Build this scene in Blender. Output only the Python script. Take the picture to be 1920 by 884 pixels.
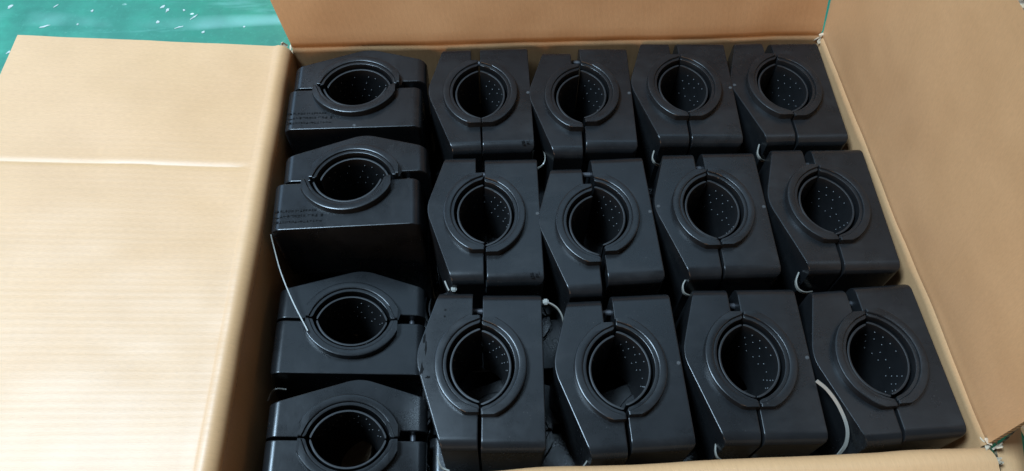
import bpy, bmesh, math, random
from mathutils import Vector, Matrix, noise
random.seed(11)
S = bpy.context.scene
for o in list(bpy.data.objects):
    bpy.data.objects.remove(o)
COL = S.collection
R = math.radians

# ------------------------------------------------------------------ camera
def camera_axes(pitch, yaw, roll):
    fwd = Vector((0, math.cos(pitch), -math.sin(pitch)))
    right = Vector((1, 0, 0)); up = right.cross(fwd)
    rz = Matrix.Rotation(yaw, 3, 'Z')
    fwd, right, up = rz @ fwd, rz @ right, rz @ up
    c, s = math.cos(roll), math.sin(roll)
    return c*right + s*up, c*up - s*right, fwd
CR, CU, CF = camera_axes(R(59.25), R(-3.47), R(1.48))
CP = Vector((0.0111, -0.2579, 0.6802))
cam = bpy.data.objects.new('camera', bpy.data.cameras.new('camera'))
COL.objects.link(cam)
m = Matrix((CR, CU, -CF)).transposed().to_4x4(); m.translation = CP
cam.matrix_world = m
cam.data.sensor_width = 36; cam.data.lens = 36*1400/1920
cam.data.clip_start = .01; cam.data.clip_end = 100
S.camera = cam

# ------------------------------------------------------------------ light
W = bpy.data.worlds.new('World'); S.world = W; W.use_nodes = True
W.node_tree.nodes['Background'].inputs[0].default_value = (1, .86, .72, 1)
W.node_tree.nodes['Background'].inputs[1].default_value = .10
def area(name, loc, aim, sx, sy, power, color):
    l = bpy.data.lights.new(name, 'AREA'); l.shape = 'RECTANGLE'; l.size = sx; l.size_y = sy
    l.energy = power; l.color = color
    o = bpy.data.objects.new(name, l); COL.objects.link(o); o.location = loc
    o.rotation_euler = (Vector(aim)-Vector(loc)).to_track_quat('-Z', 'Y').to_euler()
    return o
area('skylight', (-1.12, .20, 2.6), (.05, .15, 0), .8, .7, 206, (.545, .775, 1))
area('clamp_sheen_lamp', (.42, 1.6, 2.7), (.2, .2, 0), 1.6, 1.3, 14, (.46, .73, 1))  # added lamp, mirrored in the clamp tops for a cool sheen
area('flap_sheen_lamp', (-2.3, 2.4, 2.4), (-.3, .2, 0), 1.6, 1.4, 40, (.42, .68, 1))  # added lamp that whitens the outfolded flap with bluish sheen
area('floor_glare_lamp', (-.7, 4.6, 2.2), (-.2, .9, -.2), 1.8, 1.3, 45, (.85, 1, .90))  # added lamp, there to lay glare on the green floor
area('warm_fill_lamp', (-1.7, -2.4, .60), (.2, .3, .1), 1.7, .8, 40, (1, .62, .36))  # added low warm fill that browns and brightens the upright flaps
S.view_settings.view_transform = 'Standard'; S.view_settings.look = 'None'
S.view_settings.exposure = 0; S.view_settings.gamma = 1
S.render.engine = 'CYCLES'
S.cycles.max_bounces = 8; S.cycles.use_denoising = True

def spot(px, py, z):
    """The point of the level z that the photograph shows at (px, py) of its 1920 x 884 pixels."""
    d = CF + CR*((px-960)/1400) - CU*((py-442)/1400)
    return CP + d*((z-CP.z)/d.z)

# ------------------------------------------------------------------ materials
class NT:
    def __init__(s, name):
        s.m = bpy.data.materials.new(name); s.m.use_nodes = True
        s.t = s.m.node_tree; s.b = s.t.nodes['Principled BSDF']
    def n(s, kind, **kw):
        x = s.t.nodes.new(kind)
        for k, v in kw.items():
            if k in x.inputs.keys(): x.inputs[k].default_value = v
            else: setattr(x, k, v)
        return x
    def l(s, a, b): s.t.links.new(a, b)
    def mix(s, fac, a, b, mode='MIX'):
        x = s.n('ShaderNodeMix', data_type='RGBA', blend_type=mode)
        for sock, v in ((x.inputs[0], fac), (x.inputs[6], a), (x.inputs[7], b)):
            if isinstance(v, bpy.types.NodeSocket): s.l(v, sock)
            else: sock.default_value = v if not isinstance(v, tuple) else (*v, 1)[:4]
        return x.outputs[2]
    def ramp(s, f, a, b, lo=0., hi=1.):
        x = s.n('ShaderNodeMapRange'); s.l(f, x.inputs[0])
        for i, v in ((1, a), (2, b), (3, lo), (4, hi)): x.inputs[i].default_value = v
        return x.outputs[0]
    def noise(s, vec, scale, detail=4, rough=.55):
        x = s.n('ShaderNodeTexNoise', Scale=scale, Detail=detail, Roughness=rough)
        if vec is not None: s.l(vec, x.inputs[0])
        return x.outputs[0]
    def bump(s, h, strength, dist, prev=None):
        x = s.n('ShaderNodeBump', Strength=strength, Distance=dist); s.l(h, x.inputs['Height'])
        if prev is not None: s.l(prev, x.inputs['Normal'])
        return x.outputs[0]
    def scaled(s, vec, sc):
        x = s.n('ShaderNodeMapping'); x.inputs['Scale'].default_value = sc; s.l(vec, x.inputs[0]); return x.outputs[0]

def cardboard():
    k = NT('kraft_cardboard')
    tc = k.n('ShaderNodeTexCoord'); uv = tc.outputs['UV']; ob = tc.outputs['Object']
    fib = k.noise(k.scaled(uv, (900, 160, 1)), 1, 3)
    mott = k.noise(ob, 16, 5, .6)
    wide = k.noise(ob, 4, 2)
    wav = k.n('ShaderNodeTexWave', bands_direction='X', Scale=1/.0075/ (2*math.pi)*.98, Distortion=.6, Detail=1)
    wav.inputs['Scale'].default_value = 42
    k.l(uv, wav.inputs[0])
    streak = k.noise(k.scaled(uv, (240, 3, 1)), 1, 3, .7)
    c = k.mix(k.ramp(mott, .3, .7), (.455, .255, .120), (.50, .283, .137))
    c = k.mix(k.ramp(wide, .35, .65, 0, .25), c, (.51, .30, .145))
    c = k.mix(k.ramp(fib, .35, .75, 0, .30), c, (.30, .17, .08))
    c = k.mix(k.ramp(streak, .45, .75, 0, .10), c, (.36, .21, .10))
    c = k.mix(k.ramp(wav.outputs[1], .0, 1, 0, .04), c, (.3, .18, .09))
    sp = k.n('ShaderNodeTexVoronoi', Scale=170); k.l(ob, sp.inputs[0])
    c = k.mix(k.ramp(sp.outputs[0], .02, .10, .35, 0), c, (.19, .11, .06))
    k.l(c, k.b.inputs['Base Color'])
    k.b.inputs['Roughness'].default_value = .46
    k.b.inputs['Specular IOR Level'].default_value = .5
    b = k.bump(wav.outputs[1], .065, .0006)
    b = k.bump(streak, .12, .0006, b)
    b = k.bump(fib, .15, .0003, b)
    k.l(b, k.b.inputs['Normal'])
    return k.m
def fluted_core():
    k = NT('corrugated_core')
    uv = k.n('ShaderNodeTexCoord').outputs['UV']
    wav = k.n('ShaderNodeTexWave', bands_direction='X', Scale=42, Distortion=1.2); k.l(uv, wav.inputs[0])
    ns = k.noise(uv, 300, 3)
    c = k.mix(k.ramp(wav.outputs[1], .3, .7), (.10, .065, .04), (.34, .235, .14))
    c = k.mix(k.ramp(ns, .5, .7, 0, .6), c, (.50, .40, .29))
    k.l(c, k.b.inputs['Base Color']); k.b.inputs['Roughness'].default_value = .9
    k.l(k.bump(wav.outputs[1], .7, .002), k.b.inputs['Normal'])
    return k.m
def plastic():
    k = NT('black_moulded_plastic')
    tc = k.n('ShaderNodeTexCoord'); ob = tc.outputs['Object']
    rnd = k.n('ShaderNodeObjectInfo').outputs['Random']
    off = k.n('ShaderNodeVectorMath', operation='ADD'); k.l(ob, off.inputs[0])
    mul = k.n('ShaderNodeVectorMath', operation='SCALE'); mul.inputs[0].default_value = (3, 5, 7); k.l(rnd, mul.inputs['Scale'])
    k.l(mul.outputs[0], off.inputs[1]); v = off.outputs[0]
    cl = k.noise(v, 22, 5, .65); sm = k.noise(v, 60, 4, .7)
    scr = k.noise(k.scaled(v, (40, 900, 60)), 1, 2)
    c = k.mix(k.ramp(cl, .4, .7), (.0066, .0069, .0074), (.0096, .0100, .0107))
    vo = k.n('ShaderNodeTexVoronoi', Scale=230); k.l(v, vo.inputs[0])
    dm = k.noise(v, 45, 2)
    df = k.n('ShaderNodeMath', operation='MULTIPLY'); k.l(k.ramp(vo.outputs[0], .05, .12, .5, 0), df.inputs[0]); k.l(k.ramp(dm, .58, .66), df.inputs[1])
    c = k.mix(df.outputs[0], c, (.10, .095, .088))
    film = k.noise(k.scaled(v, (14, 30, 14)), 1, 5, .7)
    c = k.mix(k.ramp(film, .52, .75, 0, .10), c, (.07, .068, .065))
    k.l(c, k.b.inputs['Base Color'])
    r = k.n('ShaderNodeMath', operation='ADD'); k.l(k.ramp(cl, .3, .7, .25, .31), r.inputs[0]); k.l(k.ramp(sm, .45, .75, 0, .05), r.inputs[1])
    k.l(r.outputs[0], k.b.inputs['Roughness'])
    k.b.inputs['Specular IOR Level'].default_value = .28
    grain = k.noise(v, 1400, 2)
    b = k.bump(grain, .12, .0003); b = k.bump(scr, .06, .0003, b)
    k.l(b, k.b.inputs['Normal'])
    return k.m
def plain(name, col, rough, spec=.5, metal=0., amount=.25, scale=60):
    k = NT(name)
    ns = k.noise(k.n('ShaderNodeTexCoord').outputs['Object'], scale, 4)
    c = k.mix(k.ramp(ns, .35, .7), col, tuple(x*(1-amount) for x in col))
    k.l(c, k.b.inputs['Base Color']); k.b.inputs['Roughness'].default_value = rough
    k.b.inputs['Specular IOR Level'].default_value = spec; k.b.inputs['Metallic'].default_value = metal
    return k.m
def epoxy():
    k = NT('green_epoxy_paint')
    ob = k.n('ShaderNodeTexCoord').outputs['Object']
    big = k.noise(ob, 2.2, 5, .6); mid = k.noise(ob, 14, 5, .65); fine = k.noise(ob, 90, 4, .7)
    c = k.mix(k.ramp(big, .42, .60), (.018, .165, .105), (.026, .24, .15))
    c = k.mix(k.ramp(mid, .42, .66, 0, .8), c, (.012, .135, .09))
    c = k.mix(k.ramp(fine, .55, .75, 0, .4), c, (.06, .29, .20))
    wv = k.noise(k.scaled(ob, (3, 22, 1)), 1, 4, .7)
    c = k.mix(k.ramp(wv, .60, .74, 0, .35), c, (.22, .48, .43))
    sm = k.n('ShaderNodeTexWave', bands_direction='Y', Scale=1.1, Distortion=7, Detail=4); k.l(k.scaled(ob, (.5, 1.6, 1)), sm.inputs[0])
    patch_ = k.noise(ob, 3.1, 3)
    sf = k.n('ShaderNodeMath', operation='MULTIPLY'); k.l(k.ramp(sm.outputs[1], .93, 1, 0, .4), sf.inputs[0]); k.l(k.ramp(patch_, .45, .6), sf.inputs[1])
    c = k.mix(sf.outputs[0], c, (.27, .50, .45))
    vo = k.n('ShaderNodeTexVoronoi', Scale=30); k.l(k.scaled(ob, (1, 1.7, 1)), vo.inputs[0])
    keep = k.noise(ob, 24, 2)
    f = k.n('ShaderNodeMath', operation='MULTIPLY'); k.l(k.ramp(vo.outputs[0], .10, .16, 1, 0), f.inputs[0]); k.l(k.ramp(keep, .60, .64), f.inputs[1])
    c = k.mix(f.outputs[0], c, (.55, .66, .62))
    k.l(c, k.b.inputs['Base Color'])
    k.l(k.ramp(mid, .3, .7, .26, .48), k.b.inputs['Roughness'])
    k.l(k.bump(mid, .12, .004), k.b.inputs['Normal'])
    return k.m
M = dict(card=cardboard(), core=fluted_core(), plastic=plastic(), floor=epoxy(),
         rubber=plain('black_rubber_liner', (.006, .006, .0065), .55, .4, 0, .3, 90),
         nub=plain('grey_rubber_tip', (.11, .113, .117), .5, .5, 0, .2),
         ink=plain('black_print_ink', (.003, .003, .003), .75, .1),
         mark=plain('grey_moulding_mark', (.05, .05, .05), .6, .3, 0, .5, 400),
         nylon=plain('natural_nylon', (.20, .19, .165), .38, .5, 0, .15),
         steel=plain('dark_zinc_bolt', (.06, .06, .065), .5, .5, .6),
         flake=plain('white_flake', (.46, .52, .49), .7, .3, 0, .5, 120),
         paper=plain('torn_paper_fibre', (.56, .44, .31), .9, .2, 0, .45, 250),
         pale=plain('pale_board', (.70, .66, .60), .7, .3, 0, .12, 30))

# ------------------------------------------------------------------ mesh helpers
def link(name, me, mats, parent=None, loc=None):
    for x in (mats if isinstance(mats, (list, tuple)) else [mats]): me.materials.append(x)
    o = bpy.data.objects.new(name, me); COL.objects.link(o)
    if parent: o.parent = parent
    if loc is not None: o.location = loc
    return o
def from_bm(bm, name, smooth=35):
    bmesh.ops.recalc_face_normals(bm, faces=bm.faces)
    me = bpy.data.meshes.new(name); bm.to_mesh(me); bm.free()
    if smooth:
        for p in me.polygons: p.use_smooth = True
        me.set_sharp_from_angle(angle=R(smooth))
    return me
def tag(o, label, cat, group=None):
    o['label'] = label; o['category'] = cat
    if group: o['group'] = group
    return o
def empty(name, loc=(0, 0, 0), rz=0):
    o = bpy.data.objects.new(name, None); COL.objects.link(o); o.location = loc; o.rotation_euler = (0, 0, rz)
    o.empty_display_size = .02
    return o
def strip(bm, vs, uin, uout, zt, zb, bev):
    """A closed body lofted along v: at each v it spans uin(v)..uout(v), its top at zt(v) with softened edges."""
    rings = []
    for v in vs:
        a, b, t = uin(v), uout(v), zt(v)
        e = min(bev, (b-a)*.45)
        pts = [(a, zb), (a, t-e), (a+.3*e, t-.3*e), (a+e, t), (b-e, t), (b-.3*e, t-.3*e), (b, t-e), (b, zb)]
        rings.append([bm.verts.new((u, v, z)) for u, z in pts])
    n = len(rings[0])
    for p, q in zip(rings, rings[1:]):
        for i in range(n):
            bm.faces.new((p[i], p[(i+1) % n], q[(i+1) % n], q[i]))
    bm.faces.new(rings[0]); bm.faces.new(rings[-1])
def lin(a, b, n): return [a+(b-a)*i/(n-1) for i in range(n)]

# ------------------------------------------------------------------ the floor
FLOOR = -.3070
bm = bmesh.new(); bmesh.ops.create_grid(bm, x_segments=2, y_segments=2, size=8)
o = link('floor', from_bm(bm, 'floor', 0), M['floor'], None, (0, 0, FLOOR)); o['kind'] = 'structure'
fl = random.Random(5)
for i, (px, py, s, el) in enumerate([(305, 14, .011, 1.6), (314, 20, .012, 1.3), (363, 33, .012, 2.2), (80, 51, .014, 2.4), (20, 13, .012, 1.4), (335, 52, .010, 2.6),
                                 (381, 61, .008, 1.2), (173, 21, .008, 1.1), (296, 42, .009, 1.2), (345, 20, .006, 1.2), (16, 99, .010, 1.5), (22, 168, .013, 1.6),
                                 (105, 12, .008, 2.4), (10, 182, .018, 1.8), (146, 46, .006, 1.2), (458, 51, .006, 1.2)]):
    bm = bmesh.new(); k = 9; top = []; bot = []
    rot = fl.uniform(.3, 1.1)
    for j in range(k):
        a = 2*math.pi*j/k; r = s*fl.uniform(.45, 1.2)*.46
        x, y = r*math.cos(a)*el*.75, r*math.sin(a)/el
        x, y = x*math.cos(rot)-y*math.sin(rot), x*math.sin(rot)+y*math.cos(rot)
        top.append(bm.verts.new((x, y, .0004+fl.uniform(0, .0005)))); bot.append(bm.verts.new((x*1.04, y*1.04, .0002)))
    bm.faces.new(top); bm.faces.new(bot[::-1])
    for j in range(k): bm.faces.new((top[j], bot[j], bot[(j+1) % k], top[(j+1) % k]))
    o = link('paint_flake', from_bm(bm, 'paint_flake', 0), M['flake'], None, spot(px, py, FLOOR))
    tag(o, 'small white flake lying on the green floor behind the cream flap', 'flake', 'white flakes on the green floor')

# ------------------------------------------------------------------ the cardboard box
box = empty('cardboard_box', (.11, .17, FLOOR))
tag(box, 'open brown corrugated cardboard box packed with black clamps, flaps unfolded', 'cardboard box')
BASE = FLOOR + .004
TH = .0055
def sheet(name, grid, parent, mats, both=TH, wob=.0012, seed=0, uscale=None):
    """A cardboard sheet: grid[i][j] runs along the flutes (i) and across them (j); thickness goes to the far side."""
    ni, nj = len(grid), len(grid[0])
    P = [[Vector(p) for p in row] for row in grid]
    N = [[None]*nj for _ in range(ni)]
    for i in range(ni):
        for j in range(nj):
            a = P[min(i+1, ni-1)][j]-P[max(i-1, 0)][j]; b = P[i][min(j+1, nj-1)]-P[i][max(j-1, 0)]
            N[i][j] = a.cross(b).normalized()
    Q = [[None]*nj for _ in range(ni)]; F = [[None]*nj for _ in range(ni)]
    for i in range(ni):
        for j in range(nj):
            w = noise.noise(P[i][j]*9+Vector((seed, 0, 0)))*wob*1.6 + noise.noise(P[i][j]*28+Vector((0, seed, 0)))*wob*.5
            F[i][j] = P[i][j]+N[i][j]*w; Q[i][j] = F[i][j]-N[i][j]*both
    bm = bmesh.new(); uvl = bm.loops.layers.uv.new('UVMap')
    s = [0]; t = [0]
    for i in range(1, ni): s.append(s[-1]+(P[i][nj//2]-P[i-1][nj//2]).length)
    for j in range(1, nj): t.append(t[-1]+(P[ni//2][j]-P[ni//2][j-1]).length)
    vf = [[bm.verts.new(F[i][j]) for j in range(nj)] for i in range(ni)]
    vb = [[bm.verts.new(Q[i][j]) for j in range(nj)] for i in range(ni)]
    def face(vs, uv, mi):
        f = bm.faces.new(vs); f.material_index = mi
        for l, u in zip(f.loops, uv): l[uvl].uv = u
    for i in range(ni-1):
        for j in range(nj-1):
            uv = [(t[j], s[i]), (t[j+1], s[i]), (t[j+1], s[i+1]), (t[j], s[i+1])]
            face((vf[i][j], vf[i][j+1], vf[i+1][j+1], vf[i+1][j]), uv, 0)
            face((vb[i+1][j], vb[i+1][j+1], vb[i][j+1], vb[i][j]), uv[::-1], 0)
    for i in range(ni-1):
        for j in (0, nj-1):
            q = (vf[i][j], vf[i+1][j], vb[i+1][j], vb[i][j])
            face(q if j == 0 else q[::-1], [(s[i], 0), (s[i+1], 0), (s[i+1], both), (s[i], both)] if j == 0 else [(s[i], both), (s[i+1], both), (s[i+1], 0), (s[i], 0)], 1)
    for j in range(nj-1):
        for i in (0, ni-1):
            q = (vf[i][j], vb[i][j], vb[i][j+1], vf[i][j+1])
            face(q if i == 0 else q[::-1], [(t[j], 0), (t[j], both), (t[j+1], both), (t[j+1], 0)] if i == 0 else [(t[j+1], 0), (t[j+1], both), (t[j], both), (t[j], 0)], 1)
    me = from_bm(bm, name, 50)
    o = link(name, me, mats, None)
    o.parent = parent; o.matrix_parent_inverse = Matrix.Translation(parent.location).inverted()
    return o
CARD = [M['card'], M['core']]
RIM = 0.0
LB, RB, RF, LF = Vector((-.233, .430, RIM)), Vector((.444, .435, RIM)), Vector((.467, -.0955, RIM)), Vector((-.241, -.1035, RIM))
def side(a, b, out, fold_r, angle, length, lean0=(0, 0, 0), lean1=(0, 0, 0), nj=60, seed=0, label=None, cut0=.006, cut1=.006, bulge=.004, crease=None):
    """One side of the box: the wall up to the fold, then the flap bent outwards by `angle` from upright."""
    out = Vector(out); up = Vector((0, 0, 1)); d = (b-a)
    e = d.normalized()
    def at(t, o_, z): return a + d*t + out*o_ + up*z
    # wall, bottom to the fold
    zs = lin(BASE-RIM, -fold_r*1.2, 14)
    wall = []
    for z in zs:
        k = (z-zs[0])/(zs[-1]-zs[0])
        wall.append([at(t, bulge*math.sin(math.pi*t)*math.sin(math.pi*k), z) for t in lin(0, 1, nj)])
    wo = sheet('wall', wall, box, CARD, seed=seed, wob=.0013)
    # fold and flap
    rows = []
    steps = 9
    dirv = up*math.cos(angle)+out*math.sin(angle)
    path = [(0, -fold_r*1.2)]
    for i in range(1, steps+1):
        th = angle*i/steps
        path.append((fold_r*(1-math.cos(th)), -fold_r*1.2+fold_r*math.sin(th)+fold_r*.25*i/steps))
    if angle < .3: path = [(0, -fold_r*1.2), (-.0006, -fold_r*.6), (.0012, -fold_r*.2), (.0016, 0), (0.0, fold_r*.5), (0.0, fold_r)]
    else: path.append((path[-1][0]+.004, path[-1][1]-.0012)); path.append((path[-1][0]+.004, path[-1][1]-.0002))
    ox, oz = path[-1]
    for i, (po, pz) in enumerate(path): rows.append([(po, pz, 0)]*nj)
    for i in range(1, 23):
        q = length*i/22
        rows.append([(ox+q*math.sin(angle), oz+q*math.cos(angle), q)]*nj)
    grid = []
    L0, L1 = Vector(lean0), Vector(lean1)
    for row in rows:
        g = []
        for t, (po, pz, q) in zip(lin(0, 1, nj), row):
            tt = cut0/d.length + t*(1-(cut0+cut1)/d.length)
            extra = 0
            if crease is not None and q > 0: extra = -.0015*math.exp(-((tt-crease)*d.length/.0030)**2)
            p = at(tt, po, pz) + (L0*(1-t)+L1*t)*(q/length)
            nrm = up*math.sin(angle)-out*math.cos(angle)
            g.append(p+nrm*extra)
        grid.append(g)
    fo = sheet('flap', grid, box, CARD, seed=seed, wob=.0013)
    if label: fo['label'] = label
    return wo, fo
# walls run so that their flutes stand upright; the normal of each grid faces into the box
side(LF, LB, (-1, 0, 0), .009, R(85), .296, nj=214, seed=1, label='cream lit flap folded out flat over the floor', crease=.645, cut0=-.01)
side(LB, RB, (0, 1, 0), .008, R(9), .275, (-.045, 0, 0), (-.045, 0, 0), nj=80, seed=2, label='brown flap standing upright behind the clamps')
side(RB, RF, (1, 0, 0), .008, R(-7), .285, (0, .055, 0), (0, .0, 0), nj=70, seed=3, label='wide tan flap standing upright beside the clamps')
side(RF, LF, (0, -1, 0), .010, R(96), .26, nj=80, seed=4, label='pale flap folded out flat along the near edge', cut0=.004)
bp = sheet('bottom_panel', [[Vector((x, y, BASE-.001)) for y in lin(.425, -.095, 8)] for x in lin(-.232, .446, 8)][::-1], box, CARD, both=.0025, seed=9)

# ------------------------------------------------------------------ the clamps
H = .1000           # height of one clamp, bore upright
HL = .08           # half length along the slit
CC, RBORE, RLIP, RGR, RFL = .0102, .0374, .0399, .0426, .0545
def circ(r, v): return math.sqrt(max(r*r-v*v, 0))-CC
def zend(r):
    def f(v):
        d = abs(v)-(HL-r)
        return 0 if d <= 0 else -r+math.sqrt(max(r*r-d*d, 0))
    return f
def vsamples(extra=()):
    v = set(lin(-HL, HL, 81))
    for i in range(9):
        t = math.pi/2*i/8; v.add(HL-.011+.011*math.sin(t)); v.add(-(HL-.011+.011*math.sin(t)))
    v.update(extra)
    v = sorted(v); out = [v[0]]
    for x in v[1:]:
        if x-out[-1] > 2e-5: out.append(x)
    return out
def outline(pts, soft):
    def raw(v):
        for (v0, u0), (v1, u1) in zip(pts, pts[1:]):
            if v <= v1: return u0+(u1-u0)*(v-v0)/(v1-v0)
        return pts[-1][1]
    def f(v):
        k = min(soft, HL-abs(v))
        if k < 1e-5: return raw(v)
        return sum(raw(v+k*s) for s in (-1, -.75, -.5, -.25, 0, .25, .5, .75, 1))/9
    return f
POINT = outline([(-HL, .0350), (.0085, .0640), (HL, .0425)], .012)
vb = math.sqrt(RGR**2-CC**2)
def half_meshes(pointed):
    sg = -1 if pointed else 1
    if pointed:
        slit = lambda v: .0085 if v > .0500 else .0016
        out = POINT
        extra = (.04999, .05001, vb, -vb)
    else:
        slit = lambda v: .0010
        out = lambda v: .0606-(0 if HL-abs(v) >= .005 else .005-math.sqrt(max(.005**2-(.005-HL+abs(v))**2, 0)))
        extra = (vb, -vb)
    def build(fn, name, smooth=38):
        bm = bmesh.new(); fn(bm)
        if sg < 0:
            for x in bm.verts: x.co.x *= -1
        return from_bm(bm, name, smooth)
    d = {}
    d['body'] = build(lambda bm: strip(bm, vsamples(extra), lambda v: max(slit(v), circ(RGR, v) if abs(v) < vb else -1), out, zend(.011), -H, .0016), 'half')
    VC = .0485
    ve = lin(-VC, VC, 61)
    sl = .0006
    inn = lambda r: (lambda v: max(sl, circ(r, v)))
    ot = lambda r: (lambda v: max(circ(r, v), sl+.001))
    def ring(bm):
        strip(bm, ve, inn(RGR+.0034), ot(RFL), lambda v: .0085, -.002, .0020)
        strip(bm, lin(-.0478, .0478, 57), inn(RGR+.0001), lambda v: max(circ(RGR+.0042, v), sl+.0008), lambda v: .0062, -.003, .0009)
    d['ring'] = build(ring, 'flange_ring')
    vl = math.sqrt(RLIP**2-CC**2)-.0012
    def liner(bm):
        strip(bm, lin(-vl, vl, 57), lambda v: max(sl, circ(RBORE, v)), lambda v: max(circ(RLIP, v), sl+.0004), lambda v: .0012, -H+.002, .0008)
    d['liner'] = build(liner, 'bore_liner')
    def nubs(bm):
        nr = random.Random(8 if pointed else 4)
        for row in range(4):
            for q in range(-4, 5):
                a = R(q*13.5+(6.75 if row % 2 else 0))
                u, v, z = RBORE*math.cos(a)-CC-.0001, RBORE*math.sin(a), -.010-.0115*row
                if u < .003 or nr.random() < .22: continue
                mt = Matrix.Translation((u, v, z))
                bmesh.ops.create_icosphere(bm, subdivisions=1, radius=.0007, matrix=mt)
    d['nub'] = build(nubs, 'grip_nub', 60)
    return d
PM, SM = half_meshes(True), half_meshes(False)
bm = bmesh.new(); bmesh.ops.create_cone(bm, cap_ends=True, segments=14, radius1=.0032, radius2=.0032, depth=.0125, matrix=Matrix.Translation((-.0035, .0655, -.016)) @ Matrix.Rotation(R(90), 4, 'Y'))
BOLT = from_bm(bm, 'bolt')
bm = bmesh.new(); bmesh.ops.create_cone(bm, cap_ends=True, segments=12, radius1=.0021, radius2=.0019, depth=.0006)
MARK = from_bm(bm, 'gate_mark')
def print_mesh(small=False):
    rnd = random.Random(3); bm = bmesh.new()
    def quad(x0, y0, x1, y1):
        p = [(x0, y0), (x1, y0), (x1, y1), (x0, y1)]
        vt = [bm.verts.new((x, y, .00025)) for x, y in p]; vbm = [bm.verts.new((x, y, -.0002)) for x, y in p]
        bm.faces.new(vt); bm.faces.new(vbm[::-1])
        for i in range(4): bm.faces.new((vt[i], vbm[i], vbm[(i+1) % 4], vt[(i+1) % 4]))
    # three lines of small smudged characters, reading along the slit
    for line, (u, n, h) in enumerate(((.046, 2, .0042), (.0515, 2, .0042)) if small else ((.036, 15, .0030), (.0425, 14, .0036), (.0500, 16, .0032))):
        v = -.0765
        for c in range(n):
            w = h*rnd.uniform(.6, .95)
            for st in range(rnd.randint(2, 4)):
                if rnd.random() < .5: y = u+rnd.uniform(0, h*.85); quad(y, v, y+.00055, v+w)
                else: x = v+rnd.uniform(0, w*.85); quad(u, x, u+h*rnd.uniform(.5, 1), x+.00055)
            v += w+.0007
            if line == 1 and c == 12: v += .003
    if not small: quad(.0425, -.0265, .0460, -.0245)
    return from_bm(bm, 'ink_print', 0)
PRINT, PRINT_SMALL = print_mesh(), print_mesh(True)
for me, mt in ((PM['body'], 'plastic'), (SM['body'], 'plastic'), (PM['ring'], 'plastic'), (SM['ring'], 'plastic'), (PM['liner'], 'rubber'), (SM['liner'], 'rubber'),
               (PM['nub'], 'nub'), (SM['nub'], 'nub'), (BOLT, 'steel'), (MARK, 'mark'), (PRINT, 'ink'), (PRINT_SMALL, 'ink')):
    me.materials.append(M[mt])
def child(name, me, parent, loc=(0, 0, 0), rz=0, stuff=False):
    o = bpy.data.objects.new(name, me); COL.objects.link(o); o.parent = parent; o.location = loc; o.rotation_euler = (0, 0, rz)
    if name in ('pointed_half', 'square_half', 'flange_ring', 'bore_liner'):
        wn = o.modifiers.new('normals', 'WEIGHTED_NORMAL'); wn.keep_sharp = True; wn.weight = 80
    if stuff: o['kind'] = 'stuff'
    return o
GROUP = 'black cable clamps packed in the box'
def clamp(x, y, z, rz, label, shift=(0, 0, 0), printed=False, marks=(1, 0)):
    root = empty('cable_clamp', (x, y, z-H), rz); tag(root, label, 'cable clamp', GROUP)
    up = Vector((0, 0, H))
    p = child('pointed_half', PM['body'], root, up+Vector((shift[0], shift[1], 0)), shift[2])
    s = child('square_half', SM['body'], root, up)
    for h, d in ((p, PM), (s, SM)):
        child('flange_ring', d['ring'], h); child('bore_liner', d['liner'], h); child('grip_nub', d['nub'], h, stuff=True)
    child('bolt', BOLT, root, up)
    if printed: child('ink_print', PRINT if printed == 2 else PRINT_SMALL, s)
    if marks[0]: child('gate_mark', MARK, s, (.0572, .002, .0))
    if marks[1]: child('gate_mark', MARK, p, (-.0580, .006, .0))
    return root
nth = ['first', 'second', 'third', 'last']
rowname = {1: 'back row', 2: 'middle row', 3: 'front row'}
UP = {
 (1, 2): (.0052, .3430, .005, (0, 0, .02), 1, (1, 0)), (1, 3): (.1264, .3400, -.030, (-.001, -.008, 0), 0, (1, 0)),
 (1, 4): (.2494, .3443, -.030, (0, .000, 0), 0, (1, 0)), (1, 5): (.3720, .3440, .000, (0, .002, .01), 0, (0, 1)),
 (2, 2): (.0070, .1723, -.004, (0, .003, .0), 1, (1, 0)), (2, 3): (.1294, .1685, .030, (-.003, -.012, -.02), 0, (1, 0)),
 (2, 4): (.2543, .1727, -.009, (0, -.001, 0), 0, (1, 1)), (2, 5): (.3800, .1732, -.005, (0, .001, 0), 0, (0, 0)),
 (3, 2): (.0000, .0000, -.030, (0, .002, 0), 0, (0, 0)), (3, 3): (.1342, -.0042, .018, (-.001, -.004, 0), 0, (1, 0)),
 (3, 4): (.2601, -.0012, -.018, (0, 0, 0), 0, (1, 0)), (3, 5): (.3860, -.0030, .045, (0, -.002, .0), 0, (0, 0)),
}
extra_words = {(1, 2): 'faint print by its corner', (2, 2): 'faint print by its corner', (3, 2): 'scuffed dull face',
               (1, 3): 'its halves slightly offset', (2, 3): 'its halves clearly offset'}
for (r, c), (x, y, rz, sh, pr, mk) in UP.items():
    lab = f'{nth[c-2]} upright black clamp of the {rowname[r]}, from the cream flap'
    if (r, c) in extra_words: lab = f'{nth[c-2]} upright clamp from the cream flap, {rowname[r]}, {extra_words[(r, c)]}'
    clamp(x, y, .001*((r*7+c*5) % 4-2), rz, lab, sh, pr, mk)
A = -math.pi/2
clamp(-.1440, .3570, 0, A+.011, 'sideways black clamp with printed lines, touching the brown back flap\'s corner', (0, .0045, 0), 2)
clamp(-.1435, .2228, 0, A+.029, 'sideways black clamp with printed lines, second from the back flap', (0, .008, 0), 2, (0, 0))
p3 = spot(658, 599, -.060); p4 = spot(651, 814, -.060)
low3 = clamp(p3.x, p3.y, -.0650, A+.01, 'sunken sideways black clamp under the thin white tie tail', (0, 0, 0), False, (0, 0))
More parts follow.
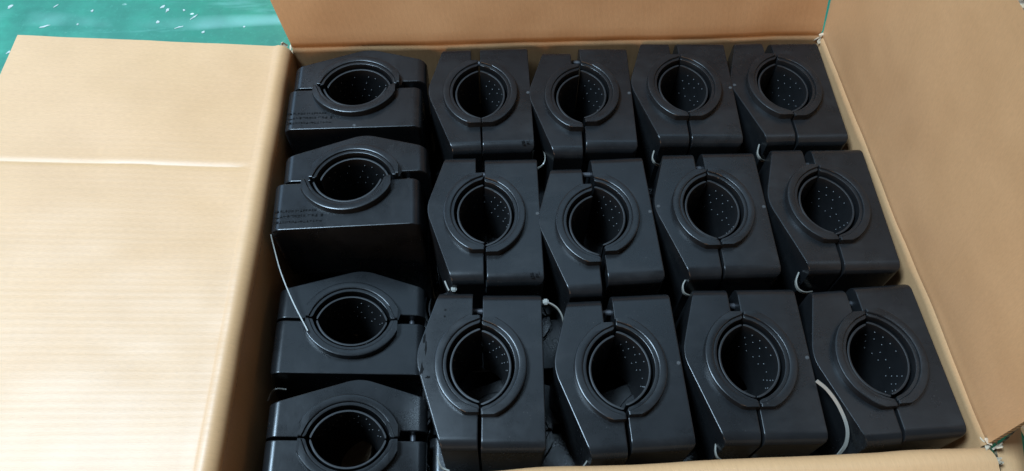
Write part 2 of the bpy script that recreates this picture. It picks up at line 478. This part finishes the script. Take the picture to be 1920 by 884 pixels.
low4 = clamp(p4.x, p4.y, -.0650, A+.0, 'sunken sideways black clamp closest to the near edge of the box', (0, 0, 0), False, (0, 0))
for t, tx, ty in ((low3, -.5, 9), (low4, 2, 10)):      # these two lie loosely, a little out of level
    t.rotation_euler = (Matrix.Rotation(R(tx), 3, 'X') @ Matrix.Rotation(R(ty), 3, 'Y') @ Matrix.Rotation(t.rotation_euler.z, 3, 'Z')).to_euler()
    t.location.x -= .1*math.sin(R(ty))
for j, y in enumerate((.362, .232, .094, -.036)):
    for i, x in enumerate((-.140, .026, .192, .358)):
        if i == 0 and j > 1: continue
        clamp(x+.003*((i*3+j) % 3-1), y, -.1010, A+.012*((i+2*j) % 3-1), 'black clamp of the lower layer, glimpsed only through the gaps', marks=(0, 0))['group'] = 'black cable clamps of the lower layer'
for j, y in enumerate((.338, .160, -.018)):  # barely seen extra layer, added so gaps and bores stay dark
    for i, x in enumerate((-.160, -.040, .090, .232, .378)):
        clamp(x, y, -.2020, .012*((i+2*j) % 3-1), 'black clamp of the added bottom layer, glimpsed only through the gaps', marks=(0, 0))['group'] = 'black cable clamps of the added bottom layer'

# ------------------------------------------------------------------ cable ties
def spline(pts, n=10):
    out = []
    P = [pts[0]*2-pts[1]]+pts+[pts[-1]*2-pts[-2]]
    for i in range(1, len(P)-2):
        for k in range(n):
            t = k/n; a, b, c, d = P[i-1:i+3]
            out.append(.5*((2*b)+(c-a)*t+(2*a-5*b+4*c-d)*t*t+(3*b-a-3*c+d)*t**3))
    return out+[pts[-1]]
def ribbon(pts, w, th, wide=Vector((0, 0, 1))):
    bm = bmesh.new(); rings = []
    for i, p in enumerate(pts):
        t = (pts[min(i+1, len(pts)-1)]-pts[max(i-1, 0)]).normalized()
        n = t.cross(wide)
        n = n.normalized() if n.length > .05 else t.orthogonal().normalized()
        b = t.cross(n).normalized()
        rings.append([bm.verts.new(p+n*th*sx/2+b*w*sy/2) for sx, sy in ((-1, -1), (1, -1), (1, 1), (-1, 1))])
    for p, q in zip(rings, rings[1:]):
        for i in range(4): bm.faces.new((p[i], p[(i+1) % 4], q[(i+1) % 4], q[i]))
    bm.faces.new(rings[0]); bm.faces.new(rings[-1])
    return from_bm(bm, 'strap', 40)
def tie(label, pix, w=.0026, th=.0012, head=None, wide=(0, 0, 1)):
    pts = [spot(*q) for q in pix]
    base = min(pts, key=lambda p: p.z)
    root = empty('cable_tie', base); tag(root, label, 'cable tie', 'white nylon cable ties between the clamps')
    me = ribbon([p-base for p in spline(pts)], w, th, Vector(wide))
    link('strap', me, M['nylon'], root)
    if head is not None:
        bm = bmesh.new(); bmesh.ops.create_cube(bm, size=1, matrix=Matrix.Diagonal((.0058, .0062, .005, 1)))
        bmesh.ops.bevel(bm, geom=bm.edges[:], offset=.0012, segments=2, affect='EDGES')
        link('head', from_bm(bm, 'head', 40), M['nylon'], root, spot(*head)-base)
    return root
tie('thin straight white tie tail lying over the sunken sideways clamp', [(508, 440, -.012), (514, 465, -.022), (527, 512, -.034), (549, 566, -.043), (577, 621, -.047)], .0018, .0012)
tie('long curved white tie tail in the front row, before the last clamp', [(1531, 714, .006), (1552, 732, .003), (1573, 762, -.004), (1588, 800, -.015), (1586, 832, -.03), (1570, 856, -.045)], .0032, .0013, None, (.4, .3, .6))
tie('white tie with blocky lock head at the scuffed clamp\'s corner', [(1018, 567, -.004), (1032, 570, -.005), (1046, 580, -.009), (1055, 598, -.016), (1058, 625, -.03)], .0024, .0013, (1023, 567, -.004))
tie('curled tie end in the gap before the third clamp, middle and front row', [(1286, 524, -.02), (1280, 536, -.02), (1282, 549, -.024), (1292, 555, -.03), (1304, 556, -.045)], .003, .0013)
tie('curled tie end in the gap before the last clamp, middle and front row', [(1497, 512, -.02), (1492, 528, -.02), (1496, 542, -.024), (1508, 549, -.03), (1522, 548, -.045)], .003, .0013)
tie('small tie curl between back and middle row, before the third clamp', [(1226, 284, -.02), (1223, 297, -.02), (1228, 307, -.025), (1236, 311, -.04)], .0028, .0013)
tie('small tie curl between back and middle row, before the last clamp', [(1423, 272, -.02), (1420, 288, -.02), (1426, 299, -.025), (1434, 303, -.04)], .0028, .0013)
tie('dull tie loop between the first two upright clamps of the back row', [(1008, 266, -.05), (1017, 280, -.04), (1022, 296, -.03), (1018, 309, -.03), (1008, 316, -.04)], .0016, .0012)
tie('tie loop at the near end of the second clamp, front row', [(1112, 838, -.03), (1107, 852, -.03), (1100, 866, -.035), (1090, 880, -.045)], .0024, .0013)
tie('tie loop at the near end of the third clamp, front row', [(1342, 832, -.03), (1341, 846, -.032), (1345, 858, -.036), (1356, 866, -.045)], .0024, .0013)
tie('short white tie stub between the scuffed clamp and its neighbour behind', [(834, 528, -.02), (838, 538, -.02), (842, 546, -.02)], .0026, .0014, (851, 543, -.02))
tie('white tie bend at the scuffed clamp\'s near corner', [(820, 856, -.022), (823, 868, -.024), (829, 878, -.028), (842, 884, -.03)], .0040, .0016)
tie('dim tie tail beside the sunken clamp nearest the box edge', [(503, 752, -.09), (509, 738, -.085), (518, 730, -.08), (536, 731, -.085)], .0028, .0013)

# ------------------------------------------------------------------ torn corners of the box
def scrap(name, px, py, z, size, seed, tall=1.0, n=5):
    rnd = random.Random(seed); bm = bmesh.new()
    for q in range(n):
        c = Vector((rnd.uniform(-1, 1), rnd.uniform(-1, 1), rnd.uniform(-1, .6)*tall))*size*.55
        ax = Vector((rnd.uniform(-1, 1), rnd.uniform(-1, 1), rnd.uniform(-.3, 1)*tall)).normalized(); bx = ax.orthogonal().normalized()
        k = 7; tp = []; bt = []
        nr = ax.cross(bx)
        for j in range(k):
            a = 2*math.pi*j/k; r = size*rnd.uniform(.25, .75)
            p = c+ax*r*math.cos(a)*.9+bx*r*math.sin(a)*.45
            tp.append(bm.verts.new(p+nr*.0005)); bt.append(bm.verts.new(p-nr*.0005))
        bm.faces.new(tp); bm.faces.new(bt[::-1])
        for j in range(k): bm.faces.new((tp[j], bt[j], bt[(j+1) % k], tp[(j+1) % k]))
    o = link(name, from_bm(bm, name, 0), M['paper'], None, spot(px, py, z))
    o.parent = box; o.matrix_parent_inverse = Matrix.Translation(box.location).inverted()
    return o
scrap('torn_corner', 538, 92, -.001, .009, 1, 1.4)
scrap('torn_corner', 1541, 72, .0, .010, 2, 1.5, 6)
scrap('torn_corner', 1555, 100, -.006, .006, 5, 1.5, 4)
scrap('torn_corner', 1862, 836, .001, .011, 3, 1.0, 7)
scrap('torn_corner', 1868, 866, .0, .009, 4, .6, 5)

def patch(name, pix, bend, parent, mats, seed, n=10):
    a, b, c, d = [spot(*q) for q in pix]
    g = []
    for i in range(n):
        t = i/(n-1); row = []
        for j in range(n):
            u = j/(n-1)
            p = (a*(1-u)+b*u)*(1-t)+(d*(1-u)+c*u)*t
            row.append(p+Vector((0, 0, 1))*bend*math.sin(math.pi*u)*(.4+.6*t))
        g.append(row)
    return sheet(name, g, parent, mats, both=.004, seed=seed, wob=.0012)
patch('corner_tab', [(1869, 842, -.004), (1914, 800, -.006), (1926, 884, -.014), (1884, 912, -.014)], .005, box, CARD, 21)['label'] = 'torn tan tab curling outward at the near corner'
q = spot(1905, 792, FLOOR)
bm = bmesh.new(); bmesh.ops.create_cube(bm, size=1, matrix=Matrix.Translation((.16, -.06, .0045)) @ Matrix.Diagonal((.32, .30, .009, 1)))
bmesh.ops.bevel(bm, geom=bm.edges[:], offset=.0015, segments=2, affect='EDGES')
o = link('pale_board', from_bm(bm, 'pale_board', 30), M['pale'], None, (q.x, q.y, FLOOR)); o.rotation_euler = (0, 0, .12)
tag(o, 'pale white board on the floor beyond the torn near corner', 'board')

# dull dark rub marks on the scuffed clamp of the front row
rm = random.Random(12); bm = bmesh.new()
for u, v, a, b in ((-.0555, .028, .0016, .006), (-.0535, .018, .0012, .010), (-.0560, -.004, .0020, .007), (-.0500, -.012, .0030, .0016), (-.0530, -.030, .0014, .005), (-.0360, .058, .0016, .0012), (-.0365, .051, .0014, .0014)):
    k = 11; tp = []; bt = []
    for j in range(k):
        t = 2*math.pi*j/k; r = rm.uniform(.5, 1.15)
        p = Vector((u+a*r*math.cos(t), v+b*r*math.sin(t), 0))
        tp.append(bm.verts.new(p+Vector((0, 0, .00016)))); bt.append(bm.verts.new(p-Vector((0, 0, .0002))))
    bm.faces.new(tp); bm.faces.new(bt[::-1])
    for j in range(k): bm.faces.new((tp[j], bt[j], bt[(j+1) % k], tp[(j+1) % k]))
sc = next(o for o in COL.objects if 'scuffed dull face' in o.get('label', ''))
host = next(c for c in sc.children if c.name.startswith('pointed_half'))
link('rub_mark', from_bm(bm, 'rub_mark', 0), M['ink'], host)['kind'] = 'stuff'
